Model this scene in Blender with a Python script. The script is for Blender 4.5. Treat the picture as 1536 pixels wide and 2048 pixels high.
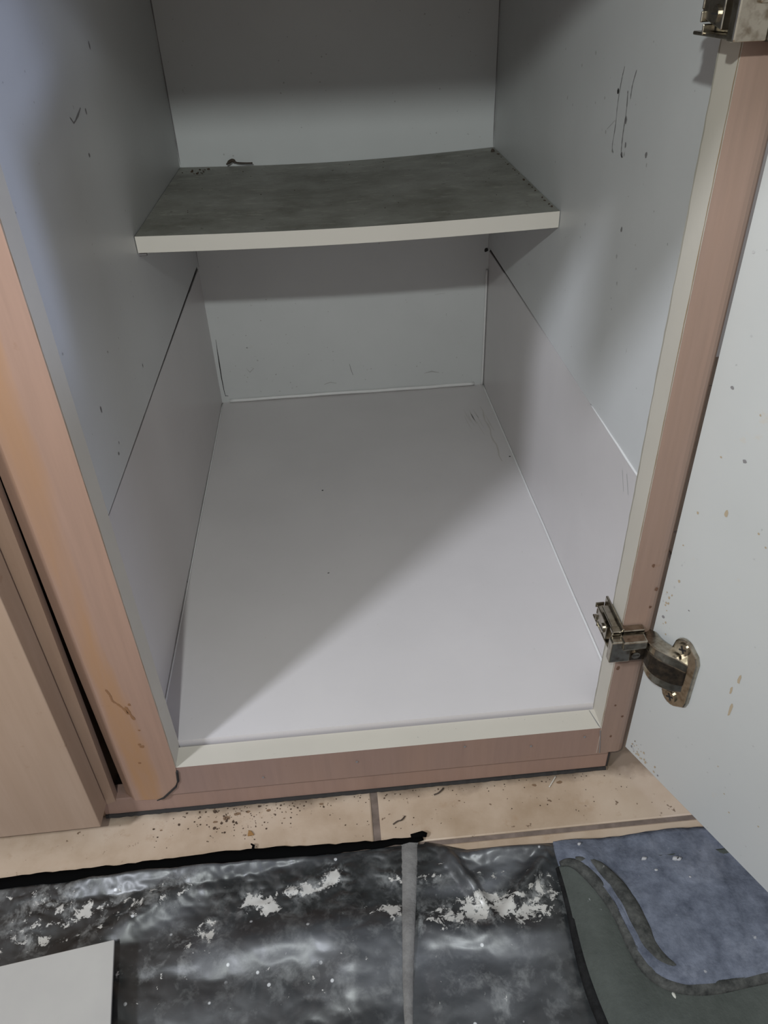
import bpy, bmesh, math, random
from mathutils import Vector, Matrix, noise
random.seed(7)
for o in list(bpy.data.objects): bpy.data.objects.remove(o)
SC = bpy.context.scene
COL = SC.collection

# ------------------------------------------------------------------ camera, light, exposure
cam = bpy.data.objects.new('camera', bpy.data.cameras.new('camera')); COL.objects.link(cam)
M = Matrix(((0.99579291, 0.07816033, -0.04782723, 0.13763689),
            (-0.08443559, 0.5799175, -0.8102878, -0.34495971),
            (-0.03559651, 0.81091717, 0.58407725, 0.46066498),
            (0, 0, 0, 1)))
cam.matrix_world = M
cam.data.sensor_fit = 'HORIZONTAL'; cam.data.sensor_width = 36.0
cam.data.lens = 1507.87/1536*36.0
cam.data.clip_start = 0.01
SC.camera = cam
SC.view_settings.view_transform = 'Standard'; SC.view_settings.look = 'None'
SC.view_settings.gamma = 1.0; SC.view_settings.use_curve_mapping = False
SC.view_settings.exposure = 0.0

w = bpy.data.worlds.new('world'); SC.world = w; w.use_nodes = True
w.node_tree.nodes['Background'].inputs[0].default_value = (1.0, 0.955, 0.92, 1)
w.node_tree.nodes['Background'].inputs[1].default_value = 0.42

def area(name, loc, target, size, power, col):
    l = bpy.data.lights.new(name, 'AREA'); l.shape = 'DISK'; l.size = size; l.energy = power; l.color = col
    o = bpy.data.objects.new(name, l); COL.objects.link(o)
    o.location = loc
    o.rotation_euler = (Vector(target)-Vector(loc)).to_track_quat('-Z', 'Y').to_euler()
    return o
area('ceiling_light', (-1.15, -1.15, 1.80), (0.2, 0.15, 0.05), 0.22, 32.0, (0.91, 0.96, 1.06))     # soft key from the front left
area('work_light', (0.042, -0.47, 0.672), (0.17, 0.5, 0.25), 0.02, 2.8, (0.93, 1.0, 0.985))       # small light beside the camera
area('window_light', (1.42, -1.10, 0.85), (0.0, 0.1, 0.2), 0.20, 5.0, (0.55, 0.65, 1.0))          # cool daylight from the right

l = bpy.data.lights.new('added_patch_spot', 'SPOT'); l.energy = 48; l.color = (0.55, 0.66, 1.0); l.spot_size = math.radians(8.5); l.spot_blend = .7; l.shadow_soft_size = .03
o = bpy.data.objects.new('added_patch_spot', l); COL.objects.link(o); o.location = (1.42, -1.10, 0.85)          # narrow spot added to throw the blue patch on the left wall
o.rotation_euler = (Vector((-.016, .04, .405))-Vector(o.location)).to_track_quat('-Z', 'Y').to_euler()

# ------------------------------------------------------------------ materials
class NT:
    def __init__(s, name):
        s.m = bpy.data.materials.new(name); s.m.use_nodes = True; s.t = s.m.node_tree
        s.b = s.t.nodes['Principled BSDF']
        s.co = s.t.nodes.new('ShaderNodeTexCoord').outputs['Object']
    def n(s, typ, **kw):
        nd = s.t.nodes.new(typ)
        for k, v in kw.items(): setattr(nd, k, v)
        return nd
    def link(s, a, b): s.t.links.new(a, b)
    def mapped(s, scale, rot=(0,0,0), loc=(0,0,0)):
        mp = s.n('ShaderNodeMapping'); s.link(s.co, mp.inputs[0])
        mp.inputs['Scale'].default_value = scale; mp.inputs['Rotation'].default_value = rot; mp.inputs['Location'].default_value = loc
        return mp.outputs[0]
    def noise(s, scale, detail=4, vec=None, rough=.55, dist=0):
        nd = s.n('ShaderNodeTexNoise'); s.link(vec or s.co, nd.inputs['Vector'])
        nd.inputs['Scale'].default_value = scale; nd.inputs['Detail'].default_value = detail
        nd.inputs['Roughness'].default_value = rough; nd.inputs['Distortion'].default_value = dist
        return nd.outputs['Fac']
    def ramp(s, fac, stops, interp='LINEAR'):
        r = s.n('ShaderNodeValToRGB'); s.link(fac, r.inputs[0]); r.color_ramp.interpolation = interp
        e = r.color_ramp.elements
        while len(e) < len(stops): e.new(.5)
        for el, (p, c) in zip(e, stops):
            el.position = p; el.color = (c, c, c, 1) if isinstance(c, (int, float)) else (*c, 1)
        return r.outputs[0]
    def mix(s, fac, a, b, mode='MIX'):
        x = s.n('ShaderNodeMix', data_type='RGBA', blend_type=mode)
        for i, v in ((0, fac), (6, a), (7, b)):
            if isinstance(v, bpy.types.NodeSocket): s.link(v, x.inputs[i])
            elif isinstance(v, (int, float)): x.inputs[i].default_value = v if i == 0 else (v, v, v, 1)
            else: x.inputs[i].default_value = (*v, 1)
        return x.outputs[2]
    def mul(s, a, b, op='MULTIPLY'):
        x = s.n('ShaderNodeMath', operation=op)
        for i, v in enumerate((a, b)):
            if isinstance(v, bpy.types.NodeSocket): s.link(v, x.inputs[i])
            else: x.inputs[i].default_value = v
        return x.outputs[0]
    def attr(s, name):
        return s.n('ShaderNodeAttribute', attribute_name=name).outputs['Fac']
    def bump(s, h, strength=.2, dist=.001):
        b = s.n('ShaderNodeBump'); s.link(h, b.inputs['Height']); b.inputs['Strength'].default_value = strength
        b.inputs['Distance'].default_value = dist; s.link(b.outputs[0], s.b.inputs['Normal'])
    def out(s, col, rough=.5, metal=0, spec=.5):
        if isinstance(col, bpy.types.NodeSocket): s.link(col, s.b.inputs['Base Color'])
        else: s.b.inputs['Base Color'].default_value = (*col, 1)
        if isinstance(rough, bpy.types.NodeSocket): s.link(rough, s.b.inputs['Roughness'])
        else: s.b.inputs['Roughness'].default_value = rough
        s.b.inputs['Metallic'].default_value = metal
        s.b.inputs['Specular IOR Level'].default_value = spec
        return s.m

def white(name, base, stain=(.45,.36,.24), amount=.35, speck=.5, rough=.42, scale=9, seed=0):
    n = NT(name)
    v = n.mapped((1, 1, 1), loc=(seed, seed*.7, seed*1.3))
    cloud = n.ramp(n.noise(scale, 5, v), [(.35, 0.0), (.75, 1.0)])
    c = n.mix(cloud, base, tuple(b*.93 for b in base))
    st = n.ramp(n.noise(scale*5, 6, v, .65), [(.66, 0.0), (.78, amount)])
    c = n.mix(st, c, stain)
    sp = n.ramp(n.noise(scale*22, 2, v), [(.74, 0.0), (.80, speck)])
    c = n.mix(sp, c, (.10, .09, .08))
    n.bump(n.noise(180, 2), .05)
    return n.out(c, rough)
WHITE = white('white_melamine', (.575, .58, .575), amount=.12, speck=.45)
LINER = white('white_liner_board', (.595, .565, .56), amount=.05, speck=.12, rough=.30, seed=3)
DOORW = white('white_door_back', (.46, .465, .45), stain=(.50, .36, .20), amount=.45, speck=.55, scale=7, seed=5)
EDGE = white('cream_painted_edge', (.51, .475, .41), stain=(.40, .29, .15), amount=.6, speck=.4, rough=.55, scale=14, seed=8)
SHELFEDGE = white('cream_shelf_edge', (.64, .60, .54), amount=.1, speck=.1, rough=.5, scale=6, seed=1)
CAULK = NT('caulk').out((.68, .67, .66), .35)
BLACK = NT('dark_mark').out((.015, .013, .012), .8)
MARK = NT('grey_scuff').out((.19, .18, .18), .8)
SOFTMARK = NT('soft_grey_scuff').out((.40, .395, .385), .8)
RUST = NT('brown_stain_mark').out((.36, .29, .20), .8)

def shelf_dirt():
    n = NT('dirty_shelf_top')
    a = n.ramp(n.noise(16, 6, rough=.65), [(.30, (.15, .145, .12)), (.5, (.245, .24, .21)), (.72, (.33, .325, .295))])
    sp = n.ramp(n.noise(150, 3), [(.66, 0.0), (.74, .7)])
    c = n.mix(sp, a, (.06, .055, .045))
    lt = n.ramp(n.noise(45, 6, n.mapped((1, 2.2, 1)), .7), [(.56, 0.0), (.74, .55)])
    c = n.mix(lt, c, (.5, .48, .42))
    return n.out(c, .6)
DIRT = shelf_dirt()

def wood(name, a, b, worn, wamt, axis='z', seed=0, band=None):
    n = NT(name)
    sc = {'z': (1, 1, .05), 'x': (.05, 1, 1)}[axis]
    v = n.mapped(sc, loc=(seed, seed, seed))
    g = n.ramp(n.noise(260, 5, v, .6), [(.3, 0.0), (.7, 1.0)])
    c = n.mix(g, a, b)
    v2 = n.mapped((1, 1, .16) if axis == 'z' else (.16, 1, 1), loc=(seed+4, 2, 1))
    wm = n.ramp(n.noise(24, 6, v2, .55, .6), [(.42, 0.0), (.62, wamt)])
    if band:     # wear follows the middle of the board
        sx = n.n('ShaderNodeSeparateXYZ'); n.link(n.co, sx.inputs[0])
        d = n.mul(n.mul(sx.outputs[0], -band, 'ADD'), n.mul(n.mul(n.noise(26, 6, v2), .034), -.017, 'ADD'), 'ADD')
        bandm = n.ramp(n.mul(n.mul(d, d), 1.0e4), [(.15, 1.0), (1.0, .12)])
        wm = n.mul(bandm, n.ramp(n.noise(30, 6, v2, .55, .6), [(.30, .35), (.58, 1.0)]))
    c = n.mix(wm, c, worn)
    sp = n.ramp(n.noise(75, 5, rough=.6), [(.66, 0.0), (.76, .55)])
    c = n.mix(sp, c, (.20, .11, .06))
    n.bump(g, .08, .0005)
    return n.out(c, .45)
WOOD_L = wood('worn_beech_laminate', (.26, .168, .128), (.30, .192, .145), (.305, .168, .084), .9, seed=2, band=-.0245)
WOOD = wood('pinkish_beech_laminate', (.225, .155, .122), (.26, .177, .14), (.27, .17, .12), .3, seed=5)
WOOD_R = wood('pinkish_beech_laminate_rail', (.225, .148, .122), (.255, .168, .138), (.28, .175, .125), .3, 'z', seed=9)
WOOD_D = wood('pale_beech_door', (.32, .228, .165), (.36, .258, .19), (.30, .205, .14), .5, seed=12)
WOOD_S = wood('dark_beech_edge', (.27, .18, .13), (.31, .21, .15), (.25, .15, .09), .3, seed=14)

def metal(name, col, rough):
    n = NT(name)
    c = n.mix(n.ramp(n.noise(220, 4), [(.45, 0.0), (.7, .8)]), col, (.17, .13, .09))
    return n.out(c, rough, 1.0)
STEEL = metal('tarnished_nickel', (.42, .385, .32), .27)
STEELD = metal('dark_hinge_steel', (.07, .06, .05), .45)

def tile_mat():
    n = NT('cream_floor_tile')
    c = n.ramp(n.noise(14, 6, rough=.6), [(.3, (.31, .225, .15)), (.5, (.42, .325, .24)), (.75, (.49, .40, .315))])
    d = n.ramp(n.noise(60, 6, rough=.7), [(.6, 0.0), (.75, .6)])
    c = n.mix(d, c, (.30, .20, .12))
    s = n.ramp(n.noise(170, 3), [(.68, 0.0), (.73, .85)])
    c = n.mix(s, c, (.10, .06, .035))
    # grime gathered against the plinth
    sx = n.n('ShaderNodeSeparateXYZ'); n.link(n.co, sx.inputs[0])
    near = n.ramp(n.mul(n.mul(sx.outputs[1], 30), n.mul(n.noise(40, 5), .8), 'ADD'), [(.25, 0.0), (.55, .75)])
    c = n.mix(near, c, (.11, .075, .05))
    return n.out(c, .38)
TILE = tile_mat()
def grout_mat():
    n = NT('brown_grout'); return n.out(n.ramp(n.noise(90, 5), [(.3, (.10, .075, .06)), (.7, (.19, .145, .12))]), .9)
GROUT = grout_mat()

def sheet_mat():
    n = NT('paint_spattered_black_plastic')
    base = n.ramp(n.noise(38, 7, rough=.65, dist=.5), [(.35, (.006, .0065, .0065)), (.55, (.017, .019, .019)), (.80, (.055, .058, .06))])
    painted_sheen = n.mul(n.attr('painted_sheen'), n.ramp(n.noise(30, 5, n.mapped((1, 2.2, 1), rot=(0, 0, .3))), [(.25, .35), (.7, 1.0)]))  # soft sheen of the folds, painted into the colour as pale patches
    c = n.mix(painted_sheen, base, (.13, .137, .15))
    smear = n.ramp(n.noise(70, 7, n.mapped((1, 1, 1), rot=(0,0,.8)), .7, .25), [(.50, 0.0), (.66, .75)])
    c = n.mix(n.mul(smear, n.attr('paint')), c, (.38, .39, .38))
    # crisp flakes: noise plus a density laid down per vertex
    f = n.mul(n.noise(120, 8, rough=.72, dist=.35), n.mul(n.attr('paint'), .25), 'ADD')
    fl = n.ramp(f, [(.725, 0.0), (.75, 1.0)])
    c = n.mix(fl, c, (.44, .43, .40))
    vo = n.n('ShaderNodeTexVoronoi'); n.link(n.co, vo.inputs['Vector']); vo.inputs['Scale'].default_value = 75
    dots = n.ramp(vo.outputs['Distance'], [(.065, 1.0), (.10, 0.0)])
    c = n.mix(n.mul(dots, n.ramp(n.noise(30, 3), [(.5, 0.0), (.56, .8)])), c, (.55, .56, .56))
    n.bump(n.mul(n.mul(n.noise(60, 6, dist=.8), .5), fl, 'ADD'), .3, .001)
    return n.out(c, n.ramp(n.noise(25, 3), [(.3, .33), (.7, .44)]), 0, .75)
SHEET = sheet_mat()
def cloth(name, a, b, scale=60, light=None):
    n = NT(name)
    c = n.ramp(n.noise(scale, 7, rough=.7), [(.32, a), (.68, b)])
    if light: c = n.mix(n.ramp(n.noise(26, 6, rough=.7), [(.55, 0.0), (.75, .6)]), c, light)
    f = n.ramp(n.noise(170, 3), [(.72, 0.0), (.78, .5)]); c = n.mix(f, c, (.45, .45, .45))
    n.bump(n.noise(420, 3), .5, .001)
    return n.out(c, .95, 0, .1)
MAT_TOP = cloth('blue_grey_felt', (.062, .070, .092), (.15, .165, .205), 70, (.24, .255, .30))
MAT_LOW = cloth('green_grey_cloth', (.050, .056, .050), (.075, .083, .075), 25)
MAT_BIND = cloth('charcoal_binding', (.025, .026, .025), (.085, .086, .08), 150)
MAT_BLACK = cloth('black_piping', (.006, .006, .006), (.018, .018, .018), 120)
STRAP = cloth('grey_tape', (.13, .125, .12), (.20, .195, .185), 90)
BLACKHEM = NT('black_plastic_hem').out((.003, .003, .003), 1.0, 0, 0)
def board_mat():
    n = NT('grey_card'); return n.out(n.ramp(n.noise(30, 5), [(.3, (.345, .335, .315)), (.7, (.375, .365, .34))]), .7)
CARD = board_mat()
TWIG = NT('dark_twig').out((.05, .035, .025), .8)
STRAW = NT('pale_straw').out((.5, .46, .4), .7)
CRUMB = NT('brown_crumb').out((.055, .032, .018), .9)
RUSTC = NT('orange_crumb').out((.25, .13, .04), .8)

# ------------------------------------------------------------------ mesh helpers
def obj(name, bm, mats, parent=None, bevel=0, smooth=False, seg=2):
    bmesh.ops.recalc_face_normals(bm, faces=bm.faces) if not getattr(bm, '_keep', False) else None
    me = bpy.data.meshes.new(name); bm.to_mesh(me); bm.free()
    for m in (mats if isinstance(mats, (list, tuple)) else [mats]): me.materials.append(m)
    if smooth:
        for p in me.polygons: p.use_smooth = True
    o = bpy.data.objects.new(name, me); COL.objects.link(o)
    if parent: o.parent = parent
    if bevel:
        b = o.modifiers.new('bevel', 'BEVEL'); b.width = bevel; b.segments = seg; b.limit_method = 'ANGLE'; b.angle_limit = .6
    return o
def prism(bm, pts, y0, y1, axis='y', mi=0):
    """pts: 2-D outline; extruded along axis between y0 and y1"""
    def P(a, b, t): return {'y': (a, t, b), 'x': (t, a, b), 'z': (a, b, t)}[axis]
    A = [bm.verts.new(P(a, b, y0)) for a, b in pts]; B = [bm.verts.new(P(a, b, y1)) for a, b in pts]
    fs = [bm.faces.new(A), bm.faces.new(B[::-1])]
    n = len(pts)
    for i in range(n): fs.append(bm.faces.new((A[i], B[i], B[(i+1) % n], A[(i+1) % n])))
    for f in fs: f.material_index = mi
    return fs
def box(bm, x0, x1, y0, y1, z0, z1, mi=0):
    return prism(bm, [(x0, z0), (x1, z0), (x1, z1), (x0, z1)], y0, y1, 'y', mi)
def tube(bm, pts, r, seg=8, mi=0, flat=1.0):
    pts = [Vector(p) for p in pts]; rings = []
    for i, p in enumerate(pts):
        d = (pts[min(i+1, len(pts)-1)]-pts[max(i-1, 0)]).normalized()
        up = Vector((0, 0, 1)) if abs(d.z) < .9 else Vector((1, 0, 0))
        s = d.cross(up).normalized(); u = s.cross(d).normalized()
        rr = r[i] if isinstance(r, (list, tuple)) else r
        rings.append([bm.verts.new(p+s*math.cos(a)*rr+u*math.sin(a)*rr*flat) for a in [2*math.pi*k/seg for k in range(seg)]])
    for a, b in zip(rings, rings[1:]):
        for k in range(seg):
            f = bm.faces.new((a[k], a[(k+1) % seg], b[(k+1) % seg], b[k])); f.material_index = mi
    for rg in (rings[0], rings[-1]):
        f = bm.faces.new(rg); f.material_index = mi
def cyl(bm, c, d, r, h, seg=20, mi=0):
    d = Vector(d).normalized(); c = Vector(c)
    tube(bm, [c, c+d*h*.5, c+d*h], r, seg, mi)
def smoothline(pts, n=8):
    out = []; P = [Vector(p) for p in pts]
    for i in range(len(P)-1):
        p0, p1, p2, p3 = P[max(i-1, 0)], P[i], P[i+1], P[min(i+2, len(P)-1)]
        for k in range(n):
            t = k/n
            out.append(.5*((2*p1)+(p2-p0)*t+(2*p0-5*p1+4*p2-p3)*t*t+(3*p1-p0-3*p2+p3)*t**3))
    out.append(P[-1]); return out
def mark(bm, axis, c, pts, wd, mi, off):
    """thin stain or scratch lying on a panel: axis 'x' -> pts are (y,z); 'y' -> (x,z); 'z' -> (x,y)"""
    pts = [Vector(p) for p in pts]
    L = []; R_ = []
    for i, p in enumerate(pts):
        d = (pts[min(i+1, len(pts)-1)]-pts[max(i-1, 0)]).normalized(); s = Vector((-d.y, d.x))
        k = wd*(.45+.75*random.random())*(.4 if i in (0, len(pts)-1) else 1)
        L.append(p+s*k/2); R_.append(p-s*k/2)
    def P(v): return {'x': (c+off, v.x, v.y), 'y': (v.x, c+off, v.y), 'z': (v.x, v.y, c+off)}[axis]
    for i in range(len(pts)-1):
        f = bm.faces.new([bm.verts.new(P(v)) for v in (L[i], R_[i], R_[i+1], L[i+1])]); f.material_index = mi
def blot(bm, axis, c, ctr, r, mi, off, el=1.0):
    def P(v): return {'x': (c+off, v[0], v[1]), 'y': (v[0], c+off, v[1]), 'z': (v[0], v[1], c+off)}[axis]
    n = 9
    f = bm.faces.new([bm.verts.new(P((ctr[0]+r*(.7+.5*random.random())*math.cos(2*math.pi*k/n), ctr[1]+el*r*(.7+.5*random.random())*math.sin(2*math.pi*k/n)))) for k in range(n)])
    f.material_index = mi
def thing(name, label, cat, loc=(0, 0, 0), group=None):
    o = bpy.data.objects.new(name, None); COL.objects.link(o); o.location = loc; o.empty_display_size = .05
    o['label'] = label; o['category'] = cat
    if group: o['group'] = group
    return o
def tag(o, label, cat, group=None, kind=None):
    if label: o['label'] = label
    if cat: o['category'] = cat
    if group: o['group'] = group
    if kind: o['kind'] = kind
    return o

# ------------------------------------------------------------------ dimensions (metres; z=0 top of the bottom rail, y=0 front of the face frame)
XL, XR, D, ZF, HL = -.016, .3317, .5623, .0045, .181
FL = -.056      # floor
T = .0205
TOP = .62

# ------------------------------------------------------------------ floor
bm = bmesh.new()
box(bm, -1.6, 1.6, -1.6, .75, FL-.03, FL-.0012, 1)
gx = [.1405+.335*k for k in range(-5, 6)]; gy = [-.0430+.335*k for k in range(-5, 4)]
for a, b in zip(gx, gx[1:]):
    for c, d in zip(gy, gy[1:]):
        if a < -1.6 or b > 1.6: continue
        x0, x1, y0, y1 = a+.0028, b-.0028, c+.0020, min(d, .75)-.0020
        e = .0009
        v = [[bm.verts.new((x, y, z)) for x, y in ((X0, Y0), (X1, Y0), (X1, Y1), (X0, Y1))] for X0, X1, Y0, Y1, z in ((x0, x1, y0, y1, FL-.0012), (x0, x1, y0, y1, FL-.0006), (x0+e, x1-e, y0+e, y1-e, FL))]
        bm.faces.new(v[2])
        for lo, hi in ((v[0], v[1]), (v[1], v[2])):
            for k in range(4): bm.faces.new((lo[k], lo[(k+1) % 4], hi[(k+1) % 4], hi[k]))
for x, y, q_ in ((.028, -.007, .0035), (.036, -.0045, .003), (.020, -.0095, .002), (.060, -.004, .002), (.044, -.0035, .002), (.10, -.003, .0018), (.072, -.012, .0009), (-.02, -.012, .0012), (.205, -.0115, .0011), (.285, -.004, .0025), (.265, -.0045, .002)):
    blot(bm, 'z', FL, (x, y), q_, 2, .00015, .55)
o = obj('floor', bm, [TILE, GROUT, NT('brown_grime').out((.17, .105, .06), .7)]); o['kind'] = 'structure'
bm = bmesh.new(); box(bm, -1.6, 1.6, .72, .76, FL, 1.5)
WALLM = NT('room_wall_paint').out((.55, .53, .48), .8)
o = obj('wall_back', bm, WALLM); o['kind'] = 'structure'

# ------------------------------------------------------------------ the open cabinet
cab = thing('kitchen_cabinet', 'empty open base cabinet with white interior and pinkish beech face frame', 'cabinet', (0, 0, FL))
def part(name, bm, mats, parent=cab, **k):
    o = obj(name, bm, mats, None, **k)
    o.parent = parent
    off = Vector((0, 0, 0)); p = parent
    while p: off += p.location; p = p.parent
    o.data.transform(Matrix.Translation(-off))       # keep world position under the parent's origin
    return o
bvl = .0012
# side panels (upper part above the liners), a thin wedge of dark gap under them
def gapz(y, side):   # lower edge of the upper side panel
    t = max(0, (y-.02)/(D-.02))
    return HL+.0007+.0042*t**1.1 if side < 0 else HL+.0003+.0036*max(0, (t-.25)/.75)
for side in (-1, 1):
    bm = bmesh.new()
    n = 12; pts = [(T+(D+.004-T)*k/n, gapz(T+(D-T)*k/n, side)) for k in range(n+1)]+[(D+.004, TOP), (T, TOP)]
    x0, x1 = (XL-.009, XL) if side < 0 else (XR, XR+.0085)
    prism(bm, pts, x0, x1, 'x')
    # blind lower outer skin behind the liner
    bx0, bx1 = (XL-.022, XL-.0091) if side < 0 else (XR+.0048, XR+.0084)
    box(bm, bx0, bx1, T, D+.004, -.03, HL-.01 if side > 0 else TOP, 1)
    if side < 0: box(bm, XL-.0089, XL-.0013, T+.0003, D+.003, -.02, HL+.0065, 1)
    else: box(bm, XR+.0013, XR+.0083, T+.0003, D+.003, -.02, HL+.0065, 1)
    if side > 0:
        c = XR; of = -.0002
        mark(bm, 'x', c, smoothline([(.1850, .4060), (.1875, .398), (.1890, .385), (.1880, .372), (.1890, .360), (.1855, .3563)]), .0010, 2, of)
        mark(bm, 'x', c, smoothline([(.1640, .4060), (.1675, .398), (.1680, .39)]), .0012, 2, of)
        mark(bm, 'x', c, smoothline([(.1740, .394), (.1720, .383), (.1725, .37), (.1710, .3585), (.167, .357)]), .0013, 2, of)
        blot(bm, 'x', c, (.191, .3918), .0019, 1, of)
        for p, r in (((.1705, .378), .0018), ((.1655, .3645), .0014), ((.1700, .3580), .0015), ((.1655, .3590), .0012), ((.1885, .357), .0010),
                     ((.244, .409), .0011), ((.272, .399), .001), ((.30, .375), .0011), ((.215, .385), .001), ((.13, .365), .0018), ((.127, .360), .001),
                     ((.285, .372), .0008), ((.205, .366), .0011), ((.152, .316), .0014), ((.1535, .298), .0012), ((.146, .282), .0012), ((.225, .30), .0009)):
            blot(bm, 'x', c, p, r, 2 if r > .0012 else 3, of, 1.2)
        for _ in range(26): blot(bm, 'x', c, (random.uniform(.04, .5), random.uniform(.2, .43)), random.uniform(.0004, .0009), 3, of)
        mark(bm, 'x', c, [(.19, .375), (.203, .368)], .0011, 3, of)
    else:
        c = XL; of = .0002
        for p, r, el in (((.285, .4251), .0016, 1.6), ((.2362, .3905), .0013, 1.4), ((.2187, .3668), .0014, 1), ((.2256, .2113), .0009, 2), ((.1036, .2365), .0012, 1.9), ((.1135, .1972), .0012, 1.2), ((.12, .202), .0006, 2)):
            blot(bm, 'x', c, p, r, 2, of, el)
        mark(bm, 'x', c, [(.196, .3925), (.201, .3885), (.206, .389), (.215, .391), (.225, .394)], .0014, 2, of)
        for _ in range(22): blot(bm, 'x', c, (random.uniform(.04, .5), random.uniform(.2, .43)), random.uniform(.0004, .0009), 3, of)
    part('side_panel', bm, [WHITE, BLACK, MARK, SOFTMARK])
# liners
for side in (-1, 1):
    bm = bmesh.new()
    x0, x1 = (XL-.0012, XL+.0001) if side < 0 else (XR-.0001, XR+.0012)
    box(bm, x0, x1, T+.0001, D, -.018, HL)
    if side < 0:
        blot(bm, 'x', XL+.0001, (.0445, .0098), .0016, 1, .0002, 2.0)
        blot(bm, 'x', XL+.0001, (.2, .0055), .0010, 1, .0002, 1.5)
        mark(bm, 'x', XL+.0001, [(.12+.01*k, .0062+.0006*math.sin(k)) for k in range(28)], .0007, 2, .0002)
    else:
        mark(bm, 'x', XR-.0001, [(.078, .172), (.07, .160)], .0022, 2, -.0002); mark(bm, 'x', XR-.0001, [(.086, .17), (.078, .157)], .002, 2, -.0002)
    part('side_liner', bm, [LINER, BLACK, SOFTMARK])
bm = bmesh.new()
box(bm, XL-.009, XR+.0045, D, D+.006, -.02, TOP)
c, of = D, -.0002
mark(bm, 'y', c, [(-.0100, .092), (-.0104, .08), (-.0108, .06), (-.0112, .04), (-.0108, .02), (-.010, .0135)], .0013, 1, of)
mark(bm, 'y', c, [(-.0105, .0145), (-.0065, .0135)], .0022, 1, of)
mark(bm, 'y', c, [(XL+.0012, HL+.002), (XL+.0012, .195), (XL+.001, .215), (XL+.001, .235), (XL+.001, .28)], .0009, 2, of)
mark(bm, 'y', c, [(XR-.0010, HL+.001), (XR-.0010, .21), (XR-.001, .28)], .0008, 2, of)
blot(bm, 'y', c, (XR-.0035, HL+.0015), .0028, 1, of)
mark(bm, 'y', c, [(.1548, .047), (.156, .040), (.1585, .031)], .0010, 2, of)
mark(bm, 'y', c, [(.022, .051), (.026, .045), (.0315, .050), (.028, .052)], .0014, 3, of)
mark(bm, 'y', c, [(.252, .0265), (.262, .0285), (.272, .026)], .0020, 3, of)
mark(bm, 'y', c, [(.266, .1315), (.279, .1325)], .0012, 3, of)
mark(bm, 'y', c, [(.12, .0205), (.128, .023), (.136, .021)], .0018, 3, of)
for _ in range(34): blot(bm, 'y', c, (random.choice([random.uniform(0, .09), random.uniform(0, .32)]), random.uniform(.015, .13)), random.uniform(.0004, .0010), 3, of)
for _ in range(22): blot(bm, 'y', c, (random.uniform(0, .32), random.uniform(.30, .44)), random.uniform(.0004, .001), 3, of)
mark(bm, 'y', c, [(XL+.0008, .295+.02*k) for k in range(10)], .0013, 2, of)
mark(bm, 'y', c, [(XR-.0008, .295+.02*k) for k in range(10)], .0011, 2, of)
part('back_panel', bm, [WHITE, BLACK, MARK, SOFTMARK])
# bottom panel
bm = bmesh.new()
box(bm, XL, XR, T, D, -.018, ZF)
blot(bm, 'z', ZF, (.3265, .3764), .0012, 1, .0002); blot(bm, 'z', ZF, (.1153, .1975), .0011, 2, .0002); blot(bm, 'z', ZF, (.1122, .3365), .0011, 1, .0002)
for k in range(9):
    x = .292+.0028*k*random.uniform(.6, 1.2); y = random.uniform(.46, .50); l = random.uniform(.02, .05)
    mark(bm, 'z', ZF, [(x, y), (x+.001, y-l/2), (x+.003, y-l)], .0010, 3, .0002)
mark(bm, 'z', ZF, [(.316+.0012*math.sin(k*1.7), .50-.012*k) for k in range(12)], .0022, 3, .0002)
for _ in range(14): blot(bm, 'z', ZF, (random.uniform(.02, .31), random.uniform(.05, .5)), random.uniform(.0003, .0006), 3, .0002)
part('bottom_panel', bm, [LINER, BLACK, MARK, white('faint_floor_scuff', (.50, .47, .44))])
# caulk
bm = bmesh.new()
tube(bm, smoothline([(XL+.0105+.0312*k*1.04, D-.001-.001*random.random(), ZF+.002+.001*random.random()) for k in range(11)], 4), .0024, 8)
tube(bm, smoothline([(XL+.001, .03+.053*k, ZF+.0002+.0006*random.random()) for k in range(11)], 3), .0008, 6)
tube(bm, smoothline([(XR-.001, .03+.053*k, ZF+.0004+.001*random.random()) for k in range(11)], 3), .0010, 6)
tube(bm, smoothline([(XR-.0002, .035+.016*k, HL+.0002+.0004*random.random()) for k in range(9)], 3), [.0010-.0006*max(0, i-10)/14 for i in range(25)], 6)
tube(bm, smoothline([(XR-.002, D-.002, ZF+.022*k) for k in range(8)], 3), .0014, 6)
part('caulk_bead', bm, CAULK, smooth=True)

# shelf: sagging, slightly warped board with a pale front edge
ZS, TH, YS = .2937, .0130, .2899
bm = bmesh.new()
N, K = 28, 10
def sz(u, v):   # u 0..1 across, v 0..1 to the back
    sag = -.0030*math.sin(math.pi*u)
    return ZS+sag*(1-v)+(-.0045*math.sin(math.pi*u)**1.0+.0030*u-.0012)*v
top = [[bm.verts.new((XL+.0006+(XR-XL-.0012)*i/N, YS+(D-.0015-YS)*j/K, sz(i/N, j/K))) for j in range(K+1)] for i in range(N+1)]
bot = [[bm.verts.new((v.co.x, v.co.y, v.co.z-TH)) for v in r] for r in top]
def q(a, b, c, d, m): f = bm.faces.new((a, b, c, d)); f.material_index = m; f.smooth = False
for i in range(N):
    for j in range(K):
        q(top[i][j], top[i+1][j], top[i+1][j+1], top[i][j+1], 1); q(bot[i][j], bot[i][j+1], bot[i+1][j+1], bot[i+1][j], 0)
    q(bot[i][0], bot[i+1][0], top[i+1][0], top[i][0], 2); q(top[i][K], top[i+1][K], bot[i+1][K], bot[i][K], 0)
for j in range(K):
    q(top[0][j+1], bot[0][j+1], bot[0][j], top[0][j], 0); q(bot[N][j+1], top[N][j+1], top[N][j], bot[N][j], 0)
part('shelf', bm, [WHITE, DIRT, SHELFEDGE])
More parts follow.
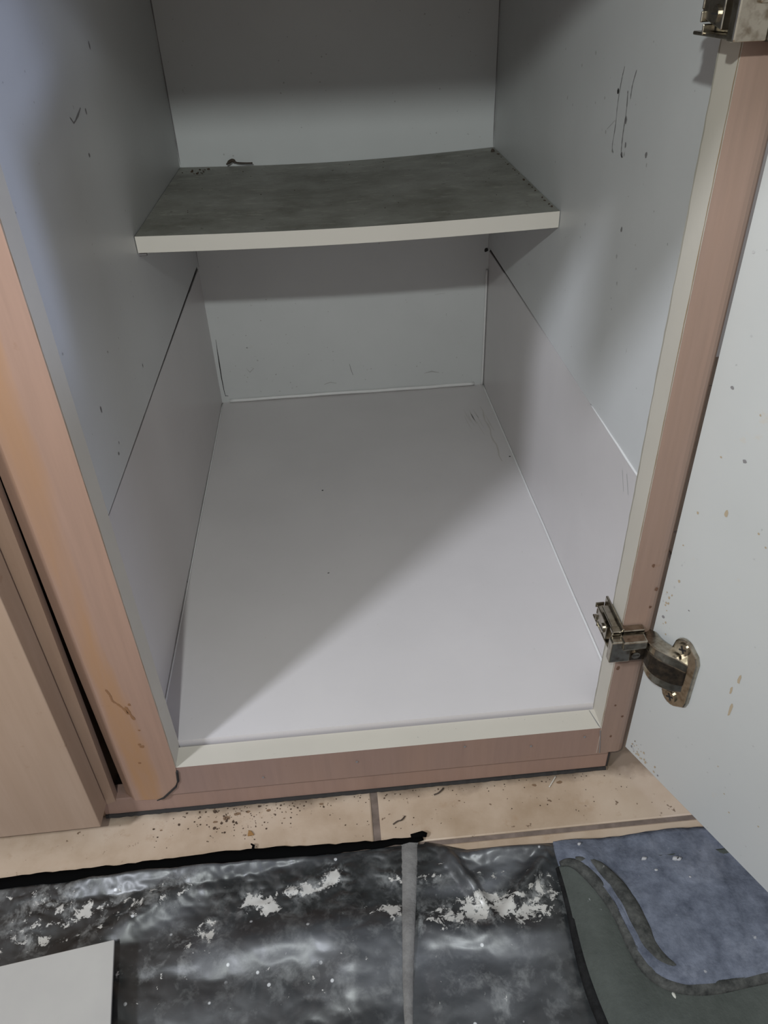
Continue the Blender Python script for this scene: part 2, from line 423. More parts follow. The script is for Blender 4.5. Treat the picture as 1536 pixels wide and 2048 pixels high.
# small brown pin under the left end of the shelf
bm = bmesh.new(); cyl(bm, (XL, YS+.006, ZS-TH-.0022), (1, 0, 0), .0022, .006)
part('shelf_pin', bm, MARK)

def wooden(bm, inner=None):
    """front faces (normal -y) wood, inside edge white"""
    bm.normal_update()
    for f in bm.faces:
        nrm = f.normal
        f.material_index = 1 if (inner and nrm.dot(Vector(inner)) > .9) else 0
# left stile: worn, chamfered on its left edge, rounded lower right corner
bm = bmesh.new()
bm.free(); bm = bmesh.new()
front = [(0, TOP), (0, 0), (-.0012, -.014), (-.004, -.021), (-.0150, -.0325), (-.019, -.0345), (-.0360, -.0335), (-.0352, .10), (-.0345, .2457), (-.0335, TOP)]
back = [(-.0002, TOP), (-.0002, 0), (-.0052, -.014), (-.006, -.021), (-.0155, -.0325), (-.019, -.0345), (-.0438, -.0335), (-.0447, .10), (-.0440, .2457), (-.0426, TOP)]
mid = [p for p in front[:6]]+back[6:]
F = [bm.verts.new((x, 0 if i < 6 else 0, z)) for i, (x, z) in enumerate(front)]
Mv = [bm.verts.new((x, (.0065 if i >= 6 else .0003), z)) for i, (x, z) in enumerate(mid)]
B = [bm.verts.new((x, T, z)) for x, z in back]
bm.faces.new(F)
n = len(F)
for a, b in ((F, Mv), (Mv, B)):
    for i in range(n):
        f = bm.faces.new((a[i], b[i], b[(i+1) % n], a[(i+1) % n]))
        if i in (0,) and b is B: f.material_index = 1
bm.faces.new(B[::-1])
mark(bm, 'y', 0, smoothline([(-.0280, .088), (-.0265, .082), (-.0262, .0765), (-.0235, .0725), (-.0205, .0665), (-.0195, .062)]), .0016, 2, -.0002)
mark(bm, 'y', 0, smoothline([(-.0195, .070), (-.0180, .062), (-.0165, .056)]), .0022, 2, -.0002)
for p, r in (((-.019, .030), .0011), ((-.0178, .0275), .0017), ((-.0165, .0715), .0012), ((-.0235, .010), .001), ((-.016, .045), .0008)): blot(bm, 'y', 0, p, r, 2, -.0002)
mark(bm, 'x', -.0002, [(.0008+.0004*random.random(), .0+.008*k) for k in range(58)], .0011, 3, .0002)
part('stile', bm, [WOOD_L, EDGE, wood('rubbed_brown_scratch', (.19, .095, .045), (.22, .11, .05), (.2, .1, .05), .2), NT('yellowed_corner').out((.30, .21, .125), .6)])['label'] = 'wide left stile with worn orange streaks'
# dark crack between left stile and bottom rail
bm = bmesh.new()
tube(bm, [(.0004, .003, -.001), (.0002, -.0003, -.004), (-.0010, -.0003, -.0145), (-.0040, -.0003, -.0212), (-.0150, -.0003, -.0330), (-.0205, -.0003, -.0355)], [.0007, .0009, .0009, .0008, .0008, .0004], 5)
part('joint_gap', bm, BLACK)
# right stile: narrow, rounded outer edge
bm = bmesh.new()
prof = [(.3118, T), (.3118, 0), (.3265, 0)]+[(.3265+.0078*math.sin(a), .0078-.0078*math.cos(a)) for a in [math.pi/2*k/5 for k in range(1, 6)]]+[(.3343, T)]
A = [bm.verts.new((x, y, -.0292)) for x, y in prof]; B = [bm.verts.new((x+.0016*((1 if x > .32 else .0)), y, TOP)) for x, y in prof]
n = len(prof)
bm.faces.new(A[::-1]); bm.faces.new(B)
for i in range(n):
    f = bm.faces.new((A[i], A[(i+1) % n], B[(i+1) % n], B[i])); f.material_index = 1 if i == 0 else 0
for p, r in (((.3147, .0645), .0014), ((.329, .135), .0012), ((.3255, .012), .0009), ((.320, -.01), .0009), ((.3275, .12), .0009), ((.3235, .155), .0010), ((.3185, .025), .0007)): blot(bm, 'y', 0, p, r, 2, -.0002, 1.4)
mark(bm, 'x', .3118, [(.0007+.0004*random.random(), -.0+.008*k) for k in range(58)], .0010, 3, -.0002)
mark(bm, 'x', .3118, [(T-.001+.0006*random.random(), -.0+.006*k) for k in range(78)], .0012, 4, -.0002)
part('stile', bm, [WOOD, EDGE, wood('dark_brown_fleck', (.10, .05, .03), (.12, .06, .035), (.1, .05, .03), .2), NT('yellowed_edge').out((.30, .21, .125), .6), NT('grey_grime').out((.33, .31, .26), .7)])['label'] = 'narrow right stile with rounded outer edge'
# bottom rail
bm = bmesh.new()
pts = [(.0005, 0), (.0180, 0), (.0180, -.030), (.0052, -.0340), (.0014, -.0330), (.0005, -.0310)]
A = [bm.verts.new((-.0005 if k < 2 else -.019, y, z)) for k, (y, z) in enumerate(pts)]
A = [bm.verts.new((x, y, z)) for (y, z), x in zip(pts, (-.003, -.003, -.024, -.024, -.024, -.024))]
B = [bm.verts.new((x, y, z)) for (y, z), x in zip(pts, (.3125, .3125, .3205, .3205, .3205, .3205))]
for v in [v for v in bm.verts if not v.link_faces and v not in A and v not in B]: bm.verts.remove(v)
bm.faces.new(A); bm.faces.new(B[::-1])
for i in range(6):
    f = bm.faces.new((A[i], B[i], B[(i+1) % 6], A[(i+1) % 6])); f.material_index = 1 if i == 0 else 0
for p, r in (((.13, -.012), .001), ((.21, -.006), .001), ((.26, -.013), .0009), ((.06, -.02), .0009), ((.30, -.008), .0011)): blot(bm, 'y', 0, p, r, 2, -.0002, 1.2)
mark(bm, 'z', 0, [(.3078, .0172), (.3105, .003), (.3112, .0005)], .0010, 2, .0002)
part('bottom_rail', bm, [WOOD_R, EDGE, MARK])
bm = bmesh.new(); tube(bm, [(.3110, -.0002, -.002), (.3125, -.0003, -.014), (.3140, -.0003, -.0285)], .00035, 5)
part('joint_gap', bm, MARK)
# plinth board under the rail, and its sides
bm = bmesh.new()
prism(bm, [(-.0630, -.0335), (-.0630, -.0515), (.3228, -.0505), (.3228, -.0296)], .0022, .016, 'y')
box(bm, .3075, .3227, .016, D, -.0555, -.031, 0)
box(bm, -.016, 0, .016, D, -.0555, -.031, 0)
part('plinth', bm, wood('plinth_laminate', (.235, .152, .122), (.265, .172, .138), (.28, .17, .12), .3, seed=17), bevel=.001)
bm = bmesh.new(); L = 130
tube(bm, [(-.0625+.385*k/(L-1), .0026, FL+.0034+.0032*(k/(L-1))*0+.0003*random.uniform(-1, 1)) for k in range(L)], [.0022-.0006*k/L+.0005*random.random() for k in range(L)], 6)
part('dark_gap_line', bm, BLACK)
bm = bmesh.new(); tube(bm, [(.3232, .0028, -.0500), (.3232, .0028, -.0300)], .0008, 5); part('dark_gap_line', bm, BLACK)
# top rail, an added light blocker shaped like a drawer, and cabinet top (out of the picture, they shade the upper part of the inside)
bm = bmesh.new(); box(bm, -.0003, .3113, 0, .0164, .532, TOP); part('top_rail', bm, WOOD_R)
bm = bmesh.new(); box(bm, -.03, .325, -.146, -.127, .568, .70); part('added_shade_front', bm, WOOD_D, bevel=.002)
bm = bmesh.new(); box(bm, .005, .305, -.1268, .30, .640, .652); part('added_shade_box', bm, WHITE)
bm = bmesh.new(); box(bm, XL-.022, XR+.0085, .0, D+.006, TOP+.0003, TOP+.008); part('top_panel', bm, WHITE)

# door, swung open past a right angle
dh = Vector((.402, -.916, 0)).normalized(); dn = Vector((.916, .402, 0)).normalized(); H0 = Vector((.3345, .0015, 0))
def DP(s, z, off=0): return H0+dh*s+Vector((0, 0, z))+dn*off     # off<0 stands proud towards the inside
bm = bmesh.new()
sp = [(-.0002, -.0268), (.345, -.0268), (.345, .548), (-.0002, .548)]
A = [bm.verts.new(DP(s, z, .0)) for s, z in sp]; B = [bm.verts.new(DP(s, z, .018)) for s, z in sp]
bm.faces.new(A); f = bm.faces.new(B[::-1]); f.material_index = 1
for i in range(4):
    f = bm.faces.new((A[i], B[i], B[(i+1) % 4], A[(i+1) % 4])); f.material_index = 1
def dblot(s, z, r, mi, el=1):
    n = 9; f = bm.faces.new([bm.verts.new(DP(s+r*(.7+.5*random.random())*math.cos(2*math.pi*k/n), z+el*r*(.7+.5*random.random())*math.sin(2*math.pi*k/n), -.0002)) for k in range(n)]); f.material_index = mi
for s, z, r, mi, el in ((.0655, .112, .0010, 3, 4), (.063, .10, .0008, 3, 4), (.0665, .086, .0011, 3, 6), (.005, .113, .0012, 2, 1), (.0045, .125, .0009, 3, 1.2),
                        (.0215, .132, .0008, 2, .6), (.012, .28, .0012, 2, .8), (.030, .245, .0012, 2, 1), (.028, .21, .0012, 3, 2), (.0105, .20, .0008, 3, 1.3)):
    dblot(s, z, r, mi, el)
for _ in range(26):
    q0 = abs(random.gauss(.012, .010)); dblot(.004+q0, -.0255+.002+abs(random.gauss(0, .006)), random.uniform(.0003, .0011), random.choice((2, 3, 3, 3, 4)), random.uniform(.7, 1.8))
for _ in range(16): dblot(random.uniform(.002, .010), random.uniform(.10, .16), random.uniform(.0003, .0009), random.choice((3, 4)), random.uniform(.7, 1.8))
for _ in range(70): dblot(random.uniform(.003, .12), random.uniform(-.02, .4), random.uniform(.0003, .0008), random.choice((3, 4)))
part('door', bm, [DOORW, WOOD_D, MARK, RUST, SOFTMARK], bevel=0)['label'] = 'open door, stained white inner face'

# hinges: bracket clamped over the stile, cranked arm, boss plate screwed to the door
def hinge(dz):
    h = bpy.data.objects.new('hinge', None); COL.objects.link(h); h.parent = cab
    Z = Vector((0, 0, dz)); h.location = Vector((.311, 0, .09+dz-FL))
    # bracket: plate on the inner edge of the stile, wrapped on to its face
    bm = bmesh.new()
    box(bm, .3045, .3108, -.0065, .0330, .0840, .0850+.0005, 0)          # lower flange
    box(bm, .3090, .3108, -.0060, .0270, .0855, .1075, 0)                # plate
    box(bm, .3040, .3107, -.0060, .0200, .1040, .1054, 0)                # upper flange
    prism(bm, [(-.0060, .0835), (-.0060, .1055), (-.0045, .1055), (-.0045, .0835)], .3030, .3245, 'x')
    prism(bm, [(-.0060, .1035), (-.0006, .1035), (-.0006, .1058), (-.0060, .1058)], .3030, .3245, 'x')
    for k in range(4):
        box(bm, .3035-.0008*(k % 2), .3088, .0215+.0016*k, .0226+.0016*k, .0845+.0045*k, .0885+.0045*k, 0)
    prism(bm, [(.006, .0870), (.0250, .0905), (.0270, .0975), (.0250, .1000), (.006, .0985)], .3040, .3088, 'x')
    box(bm, .3030, .3089, .0100, .0240, .1000, .1018)
    bm.transform(Matrix.Translation(Z)); part('mounting_bracket', bm, STEEL, h, bevel=.0005)
    # adjusting block with slot on the face of the stile
    bm = bmesh.new()
    box(bm, .3010, .3150, -.0125, -.0062, .0840, .1025)
    box(bm, .3080, .3240, -.0145, -.0062, .0965, .1035)
    bm.transform(Matrix.Translation(Z)); part('adjusting_block', bm, STEEL, h, bevel=.0009)
    bm = bmesh.new()
    box(bm, .3152, .3290, -.0115, -.0010, .0835, .0960)
    box(bm, .3250, .3335, -.0125, -.0030, .0880, .0985)
    bm.transform(Matrix.Translation(Z)); part('hinge_body', bm, STEELD, h, bevel=.0008)
    for (x, y, z, r) in ((.3185, -.0123, .0895, .0028),):
        bm = bmesh.new(); cyl(bm, (x, y+.0010, z), (0, -1, 0), r, .0016, 18)
        box(bm, x-r*.8, x+r*.8, y-.0009, y-.0006, z-.0003, z+.0003, 1)
        bm.transform(Matrix.Translation(Z)); part('screw', bm, [STEEL, BLACK], h)
    bm = bmesh.new(); cyl(bm, (.3075, .012, .0925), (-1, 0, 0), .0033, .0045, 18)
    box(bm, .3028, .3031, .0092, .0148, .0922, .0928, 1)
    bm.transform(Matrix.Translation(Z)); part('screw', bm, [STEEL, BLACK], h)
    # boss plate on the door: rounded outline with two ears
    bm = bmesh.new()
    def ear(zc, r, s0):
        return [(s0+r*math.cos(a), zc+r*math.sin(a)) for a in [math.pi*k/6 for k in range(0, 7)]]
    outl = [(.0385, .0600), (.0395, .0645), (.0395, .1000), (.0375, .1050)]
    outl += [(.0270+.0075*math.cos(a), .1040+.0075*math.sin(a)) for a in [math.radians(60+20*k) for k in range(7)]]
    outl += [(.0185, .0990), (.0145, .0945), (.0125, .0860), (.0135, .0740), (.0185, .0680)]
    outl += [(.0270+.0080*math.cos(a), .0610+.0080*math.sin(a)) for a in [math.radians(170+22*k) for k in range(7)]]
    A = [bm.verts.new(DP(s, z, -.0001)) for s, z in outl]; B = [bm.verts.new(DP(s, z, -.0034)) for s, z in outl]
    bm.faces.new(A); bm.faces.new(B[::-1]); n = len(outl)
    for i in range(n): bm.faces.new((A[i], B[i], B[(i+1) % n], A[(i+1) % n]))
    bm.transform(Matrix.Translation(Z)); part('boss_plate', bm, STEEL, h, bevel=.0009)
    for zz in (.1050, .0608):
        bm = bmesh.new(); cyl(bm, DP(.0275, zz, -.0033), -dn, .0044, .0014, 20)
        for ang in (.5, .5+math.pi/2):
            a = Vector((0, 0, 1))*math.sin(ang)+dh*math.cos(ang); b = a.cross(dn)
            c0 = DP(.0275, zz, -.00485)
            f = bm.faces.new([bm.verts.new(c0+a*p*.0028+b*r*.0006) for p, r in ((-1, -1), (1, -1), (1, 1), (-1, 1))]); f.material_index = 1
        bm.transform(Matrix.Translation(Z)); part('screw', bm, [STEEL, BLACK], h)
    # arm: bowed channel from the pivot by the stile over to the boss
    def arc(off, lo, hi, th, m, name, s0=-.002, s1=.0335, rise=.0115, wsc=1.0):
        bm = bmesh.new(); n = 16; O = []; I = []
        for k in range(n+1):
            u = k/n; s = s0+(s1-s0)*u; r = rise*math.sin(math.pi*(u**.8))+.0036+off
            tw = .0100*(1-u)**1.3
            hh = (hi-lo)/2*(.26+.74*math.sin(math.pi/2*min(1, u*1.5)))*(1 if u < .85 else 1-(u-.85)*1.2)*wsc
            mz = (lo+hi)/2+tw
            O.append((bm.verts.new(DP(s, mz-hh, -r)), bm.verts.new(DP(s, mz+hh, -r))))
            I.append((bm.verts.new(DP(s, mz-hh, -max(.0012, r-th))), bm.verts.new(DP(s, mz+hh, -max(.0012, r-th)))))
        for k in range(n):
            bm.faces.new((O[k][0], O[k+1][0], O[k+1][1], O[k][1])); bm.faces.new((I[k][0], I[k][1], I[k+1][1], I[k+1][0]))
            bm.faces.new((O[k][0], I[k][0], I[k+1][0], O[k+1][0])); bm.faces.new((O[k][1], O[k+1][1], I[k+1][1], I[k][1]))
        for k in (0, n): bm.faces.new((O[k][0], O[k][1], I[k][1], I[k][0]))
        bm.transform(Matrix.Translation(Z)); return part(name, bm, m, h, smooth=False, bevel=.0005)
    arc(0, .0680, .0980, .0100, STEEL, 'hinge_arm')
    arc(.0006, .0695, .0965, .0030, STEELD, 'hinge_arm_shade_strip', wsc=.58)  # dark strip standing in for the shaded hollow of the channel
    bm = bmesh.new(); cyl(bm, DP(-.0012, .0860, -.0060), (0, 0, 1), .0024, .0110, 12)
    bm.transform(Matrix.Translation(Z)); part('pivot_pin', bm, STEELD, h)
    return h
hinge(0)['label'] = 'lower hinge of tarnished nickel'
hinge(.3485)['label'] = 'upper hinge of tarnished nickel'

# ------------------------------------------------------------------ neighbouring cabinet, its closed door overlapping the frame
nb = thing('kitchen_cabinet', 'neighbouring base cabinet with closed pale beech door at the left edge', 'cabinet', (-.3, 0, FL))
bm = bmesh.new(); prism(bm, [(-.1, -.0500), (-.0510, -.0340), (-.0492, .044), (-.0472, .148), (-.0455, .2457), (-.0435, TOP), (-.1, TOP)], .0012, .008, 'y'); part('stile', bm, WOOD_S, nb)
bm = bmesh.new(); box(bm, -.60, -.0635, .0040, .0080, -.0545, -.034); part('plinth', bm, WOOD_S, nb)
bm = bmesh.new(); box(bm, -.60, -.102, .0012, T, .55, TOP); part('top_rail', bm, WOOD_S, nb)
bm = bmesh.new(); box(bm, -.60, -.585, T, D, -.033, TOP); box(bm, -.0700, -.0620, .0082, D, -.0545, TOP); box(bm, -.585, -.0701, D-.01, D, -.033, TOP); part('cabinet_body', bm, WOOD_S, nb)
bm = bmesh.new(); prism(bm, [(-.55, -.0415), (-.0573, -.0335), (-.0560, .1887), (-.0545, .49), (-.55, .49)], -.0190, -.0004, 'y')
part('door', bm, WOOD_D, nb, bevel=.0006)

# ------------------------------------------------------------------ drop sheet
def G(x, y, cx, cy, sx, sy, a=0):
    ca, sa = math.cos(a), math.sin(a); u = (x-cx)*ca+(y-cy)*sa; v = -(x-cx)*sa+(y-cy)*ca
    return math.exp(-(u/sx)**2-(v/sy)**2)
def sheet_top(x):
    if x < .1737: return -.0445-.0005*math.sin(x*70)-.004*max(0, -.02-x)
    t = (x-.1737)
    return -.0425-.0095*min(1, t/.03)-.004*min(1, max(0, t-.06)/.1)
def sheet_z(x, y, yt):
    z = FL+.0010
    d = max(0, yt-y)
    r = min(1, d/.0035)
    # broad folds and wrinkles
    w = 0
    # puffed lip along the top edge: one even slope facing the room
    yb = -.0590 if x < .02 else -.0590+.0125*min(1, (x-.02)/.085)
    w += .62*max(0, min(.0105, y-yb+.0012*noise.noise(Vector((x*35, 0, 2)))))*max(0, min(1, (x+.082)/.02))*max(0, min(1, (.108-x)/.02))
    w += .0060*G(x, y, .232, -.0570, .028, .0045, 0)
    w += .0065*G(x, y, -.02, -.074, .05, .010, .5)
    w += .0090*G(x, y, .080, -.103, .065, .013, .03)              # long soft fold
    w += .0070*G(x, y, .125, -.122, .035, .016, .5)
    w += .0075*G(x, y, .199, -.074, .030, .0040, -1.09)              # crisp fold right of the tape
    w += .0085*G(x, y, .240, -.081, .030, .0050, .78)
    w += .0070*G(x, y, .215, -.113, .045, .011, -.1)
    w += .0030*G(x, y, .19, -.145, .05, .012, .2)
    w += .0030*(abs(noise.noise(Vector((x*22, y*34, 0))))+.5*abs(noise.noise(Vector((x*50, y*70, 3)))))
    w += (.0004+.0016*G(x, y, .1, -.06, .4, .022))*abs(noise.noise(Vector((x*120, y*150, 9))))
    # the raised lump carrying the card
    w += .0090*G(x, y, -.070, -.135, .030, .030)
    flat = G(x, y, .162, -.12, .006, 9)
    w *= 1-.8*min(1, max(0, (x-.258)/.008))
    return z+r*(w*(1-.5*flat))
X0, X1, Y0 = -.30, .46, -.34
nx, ny = 480, 190
bm = bmesh.new(); rows = []
dpaint = bm.verts.layers.float.new('paint'); dsheen = bm.verts.layers.float.new('painted_sheen')
PC = [(-.085, -.062, .035, .014, .9), (-.04, -.072, .03, .012, .8), (.0, -.060, .02, .008, .7), (.055, -.074, .016, .007, 1.3), (.085, -.070, .018, .006, 1.3), (.065, -.082, .01, .005, 1.1), (.107, -.062, .007, .010, 1.4),
      (.145, -.090, .014, .006, 1.2), (.150, -.068, .010, .006, .8), (.185, -.100, .03, .008, 1.05), (.225, -.096, .03, .009, 1.0), (.250, -.083, .012, .010, 1.1), (.205, -.088, .02, .006, 1.2), (.24, -.105, .02, .006, 1.0),
      (.02, -.092, .012, .010, .9), (.175, -.07, .012, .006, 1.0), (.215, -.072, .01, .005, .9), (-.01, -.110, .03, .02, .35), (.10, -.12, .08, .03, .25), (.21, -.15, .04, .02, .35), (-.09, -.085, .03, .01, .8)]
SHEENS = [(.02, -.051, .085, .0045, .55, .03), (.085, -.108, .06, .012, .6, .03), (.14, -.125, .04, .018, .6, 0), (.215, -.060, .03, .010, .7, .2), (.22, -.075, .02, .006, .8, .5), (.215, -.122, .05, .012, .7, 0), (.0, -.078, .02, .010, .4, .5),
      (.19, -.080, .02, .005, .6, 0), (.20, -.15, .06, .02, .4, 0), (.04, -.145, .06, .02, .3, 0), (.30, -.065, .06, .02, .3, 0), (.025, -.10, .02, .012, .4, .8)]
for i in range(nx+1):
    x = X0+(X1-X0)*i/nx; yt = sheet_top(x); r = []
    for j in range(ny+1):
        t = j/ny; y = yt+(Y0-yt)*(t**1.25)
        v = bm.verts.new((x, y, sheet_z(x, y, yt)))
        v[dpaint] = min(1.4, sum(a*G(x, y, cx, cy, sx, sy) for cx, cy, sx, sy, a in PC))*.75+.12
        v[dsheen] = min(1, sum(a*G(x, y, cx, cy, sx, sy, an) for cx, cy, sx, sy, a, an in SHEENS))
        r.append(v)
    rows.append(r)
for a, b in zip(rows, rows[1:]):
    for j in range(ny): bm.faces.new((a[j], a[j+1], b[j+1], b[j]))
ds = thing('drop_sheet', 'black plastic dust sheet spattered with pale paint, wrinkled over the floor tiles', 'dust sheet', (.1, -.15, FL))
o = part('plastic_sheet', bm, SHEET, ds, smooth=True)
m = o.modifiers.new('thick', 'SOLIDIFY'); m.thickness = .0005; m.offset = -1
# black rolled hem
bm = bmesh.new()
pts = []; rr = []
for k in range(90):
    x = -.30+(.1735+.30)*k/89
    yc = -.0408+.0008*math.sin(x*40)-.0035*max(0, (-.03-x)/.1)+.0006*random.uniform(-1, 1)
    w_ = .0016+.0046*min(1, max(0, (.19-x)/.12))*.75+.0003*random.random()
    pts.append((x, yc, FL+.0022)); rr.append(w_*.95)
tube(bm, pts, rr, 8, flat=.5)
tube(bm, [(.0500, -.037, FL+.003), (.0505, -.0335, FL+.0035), (.0485, -.0318, FL+.003)], [.0012, .0010, .0005], 6)
tube(bm, [(.165, -.0385, FL+.003), (.1735, -.0375, FL+.0035), (.1765, -.0385, FL+.003)], [.002, .0024, .0018], 6)
part('rolled_hem', bm, BLACKHEM, ds, smooth=True)
# grey tape running down the sheet
bm = bmesh.new(); prev = None
for k in range(90):
    t = k/89; y = -.0415+(-.34+.0415)*t
    xc = .1637-.0035*min(1, t*3.2)-.026*t; hw = .0062*(1-.62*min(1, t*2.3))
    zz = max(sheet_z(xc+d, y, sheet_top(xc)) for d in (-hw, 0, hw))+.0012
    e = [bm.verts.new(p) for p in ((xc-hw, y, zz-.0012), (xc-hw*.8, y, zz), (xc, y, zz+.0006), (xc+hw*.8, y, zz), (xc+hw, y, zz-.0012))]
    if prev:
        for a in range(4): bm.faces.new((prev[a], e[a], e[a+1], prev[a+1]))
    prev = e
part('tape_strip', bm, STRAP, ds, smooth=True)

# ------------------------------------------------------------------ folded mat on the right
mat = thing('folded_mat', 'blue grey felt mat with dark binding, folded over at the lower right corner', 'mat', (.35, -.12, FL))
under = smoothline([(.2636, -.0755), (.2638, -.0880), (.2634, -.1055), (.2622, -.122), (.2616, -.1393), (.2622, -.155), (.2640, -.1693), (.270, -.21), (.277, -.25)], 6)
bm = bmesh.new()
for a, b in zip(under, under[1:]):
    n = 10; ra = []; rb = []
    for k in range(n+1):
        u = k/n
        za = FL+.0075+.0015*math.sin(u*3)
        ra.append((a.x+(.50-a.x)*u, a.y, za)); rb.append((b.x+(.50-b.x)*u, b.y, za))
    for k in range(n):
        bm.faces.new([bm.verts.new(p) for p in (ra[k], rb[k], rb[k+1], ra[k+1])])
bmesh.ops.remove_doubles(bm, verts=bm.verts, dist=1e-6)
for _ in range(14):
    t = _/13; blot(bm, 'z', FL+.0078, (.3035+.022*t+random.uniform(-.002, .002), -.150-.036*t), random.uniform(.0007, .0018), 1, .0007+.0006*t, 1.6)
o = part('lower_layer', bm, [MAT_LOW, NT('dried_paint_fleck').out((.45, .45, .40), .8)], mat, smooth=True); m = o.modifiers.new('thick', 'SOLIDIFY'); m.thickness = .003; m.offset = -1
bm = bmesh.new(); tube(bm, [(p.x, p.y, FL+.0078) for p in under], [.0022+.0014*min(1, i/30) for i in range(len(under))], 10)
part('black_piping', bm, MAT_BLACK, mat, smooth=True)
# upper layer: curls over, bounded by a thick binding that sweeps down and right
edge = smoothline([(.2645, -.0745), (.2720, -.0745), (.2800, -.0810), (.2885, -.0970), (.2935, -.1130), (.2955, -.1300), (.2990, -.1440), (.3070, -.1535), (.3200, -.1580), (.3363, -.1590), (.3540, -.1575), (.3704, -.1560), (.41, -.150), (.50, -.142)], 6)
def edge_y(x):
    for p, q2 in zip(edge, edge[1:]):
        if p.x <= x <= q2.x: return p.y+(q2.y-p.y)*(x-p.x)/max(1e-9, q2.x-p.x)
    return edge[0].y if x < edge[0].x else edge[-1].y
bm = bmesh.new(); rows = []; n = 30; m_ = 110
for i in range(m_+1):
    x = .2645+(.50-.2645)*i/m_; y0 = -.0575+.001*math.sin(x*60); y1 = min(edge_y(x), y0-.002); r = []
    for k in range(n+1):
        t = k/n; y = y0+(y1-y0)*t
        de = min(1, (x-.2640)/.02)
        z = FL+.0060+.0062*min(1, t*2.2)*de+.0016*noise.noise(Vector((x*40, y*40, 1)))+.0008*noise.noise(Vector((x*110, y*110, 4)))
        r.append(bm.verts.new((x, y, z)))
    rows.append(r)
for a, b in zip(rows, rows[1:]):
    for k in range(n): bm.faces.new((a[k], b[k], b[k+1], a[k+1]))
for x, y, r in ((.343, -.080, .0022), (.3455, -.0808, .0016), (.322, -.078, .0017), (.281, -.063, .0012), (.3475, -.094, .0009), (.327, -.087, .0012)):
    blot(bm, 'z', FL+.0150, (x, y), r, 1, 0, .6)
o = part('upper_layer', bm, [MAT_TOP, NT('pale_paint_fleck').out((.33, .33, .34), .8)], mat, smooth=True); m = o.modifiers.new('thick', 'SOLIDIFY'); m.thickness = .0035; m.offset = -1
bm = bmesh.new(); tube(bm, [(p.x, p.y, FL+.0118) for p in edge], [.0016+.0030*min(1, i/12) for i in range(len(edge))], 12, flat=.8)
part('edge_binding', bm, MAT_BIND, mat, smooth=True)
inner = smoothline([(.2755, -.0730), (.2865, -.0770), (.2960, -.0910), (.3010, -.1060), (.3035, -.1220), (.3060, -.1350), (.3125, -.1445), (.325, -.1500)], 6)
bm = bmesh.new(); L = len(inner); tube(bm, [(p.x, p.y, FL+.0135) for p in inner], [.0014+.0048*math.sin(math.pi*(i/(L-1))) for i in range(L)], 12, flat=.7)
part('inner_ridge', bm, MAT_BIND, mat, smooth=True)

# ------------------------------------------------------------------ grey card in the corner
bm = bmesh.new()
P4 = [(-.180, -.1180), (-.0323, -.0985), (-.0246, -.1470), (-.005, -.27), (-.21, -.27)]
zt = FL+.0200
A = [bm.verts.new((x, y, zt)) for x, y in P4]; B = [bm.verts.new((x, y, zt-.0022)) for x, y in P4]
bm.faces.new(A); bm.faces.new(B[::-1])
for i in range(len(P4)): bm.faces.new((A[i], B[i], B[(i+1) % len(P4)], A[(i+1) % len(P4)]))
o = obj('card_offcut', bm, CARD, bevel=.0004); tag(o, 'plain pale grey card offcut lying on the black sheet at the lower left corner', 'card')

# ------------------------------------------------------------------ crumbs and twigs
def twig(pts, r, mat, label, name='twig', cat='twig', group=None):
    bm = bmesh.new(); tube(bm, smoothline(pts, 4), r, 6); o = obj(name, bm, mat, smooth=True); tag(o, label, cat, group); return o
z = FL+.0010
twig([(.1530, -.0262, z), (.1565, -.0245, z+.0008), (.1595, -.0240, z+.001), (.1625, -.0205, z)], .00055, TWIG, 'curved dark twig on the tile just above the end of the black hem')
twig([(.1865, -.0050, z), (.1900, -.0042, z+.0006), (.1930, -.0020, z+.0008), (.1945, .0000, z)], .0006, TWIG, 'short dark twig on the tile close under the middle of the plinth')
twig([(.2755, -.0080, z), (.2795, -.0035, z+.0004), (.2830, .0008, z)], .0005, STRAW, 'pale straw bit on the tile near the right end of the plinth', 'straw_bit', 'straw')
bm = bmesh.new(); prism(bm, [(.0452, -.0240), (.0500, -.0236), (.0478, -.0205), (.0458, -.0196)], FL+.0002, FL+.0016, 'z')
tag(obj('orange_crumb', bm, RUSTC, bevel=.0003), 'single orange brown flake on the tile above the black hem', 'crumb')
zz = ZS-.0012
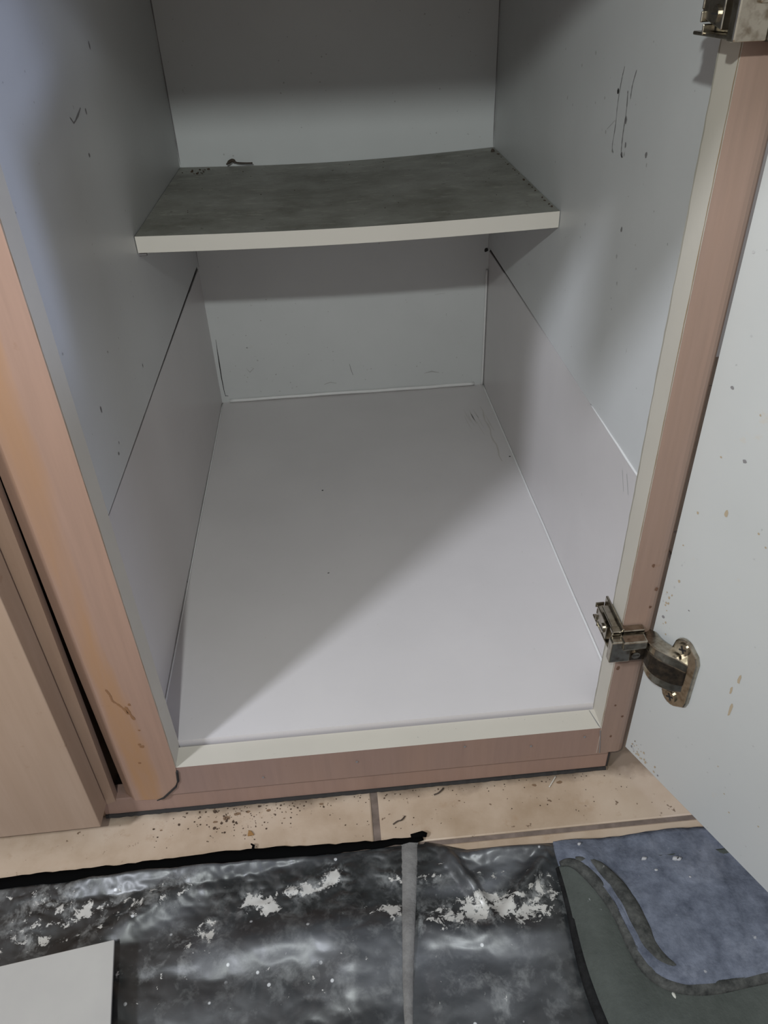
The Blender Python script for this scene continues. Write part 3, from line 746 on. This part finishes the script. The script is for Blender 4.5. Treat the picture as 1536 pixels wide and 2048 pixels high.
twig([(.036, .552, ZS+.0008), (.042, .5555, ZS+.004), (.047, .554, ZS+.0018), (.056, .553, ZS+.001), (.064, .5535, ZS+.0006)], [.0009]*2+[.0018]*5+[.0008]*10, TWIG, 'dark curled scrap at the back left of the shelf', 'debris_scrap', 'scrap')
bm = bmesh.new(); bmesh.ops.create_icosphere(bm, subdivisions=2, radius=.0022, matrix=Matrix.Translation((.3255, .5380, ZS+.0022)))
for v in bm.verts: v.co += Vector((random.uniform(-1, 1),)*3)*.0004
tag(obj('debris_scrap', bm, TWIG), 'small black lump in the back right corner of the shelf', 'scrap')
def crumbs(name, label, pts, mat):
    bm = bmesh.new()
    for x, y, z, r in pts:
        M4 = Matrix.Translation((x, y, z+r*.5)) @ Matrix.Rotation(random.random()*6, 4, 'Z') @ Matrix.Diagonal((r*random.uniform(.7, 1.5), r, r*.6, 1))
        bmesh.ops.create_icosphere(bm, subdivisions=1, radius=1, matrix=M4)
    o = obj(name, bm, mat); tag(o, label, 'crumbs', None, 'stuff')
pl = []
for _ in range(150):
    cx, cy = random.choice([(.03, -.006), (.045, -.010), (.02, -.012), (.075, -.006)])
    pl.append((cx+random.gauss(0, .022), min(.000, cy+random.gauss(0, .008)), FL, abs(random.gauss(.0002, .00032))+.00015))
for _ in range(70): pl.append((random.uniform(0, .31), random.uniform(-.006, .0012), FL, random.uniform(.0002, .0006)))
for _ in range(45): pl.append((random.uniform(-.03, .35), random.uniform(-.033, .0), FL, random.uniform(.0002, .0005)))
crumbs('floor_crumbs', 'dark brown crumbs scattered on the tiles along the plinth', pl, CRUMB)
pl = []
for _ in range(40):
    u, v = random.random(), random.random()**.6
    pl.append((XL+.02+(XR-XL-.04)*u, YS+(D-YS-.02)*v, sz(u, v), random.uniform(.0002, .0006)))
for _ in range(16): pl.append((XL+.006+random.random()*.03, D-.01-random.random()*.03, sz(.05, .9), random.uniform(.0005, .0014)))
for _ in range(30):
    t = random.random(); pl.append((XR-.003-.002*random.random(), YS+.01+(D-YS-.02)*t, sz(.99, t)+.0002, random.uniform(.0004, .0010)))
crumbs('shelf_crumbs', 'dark grit scattered on top of the shelf', pl, CRUMB)
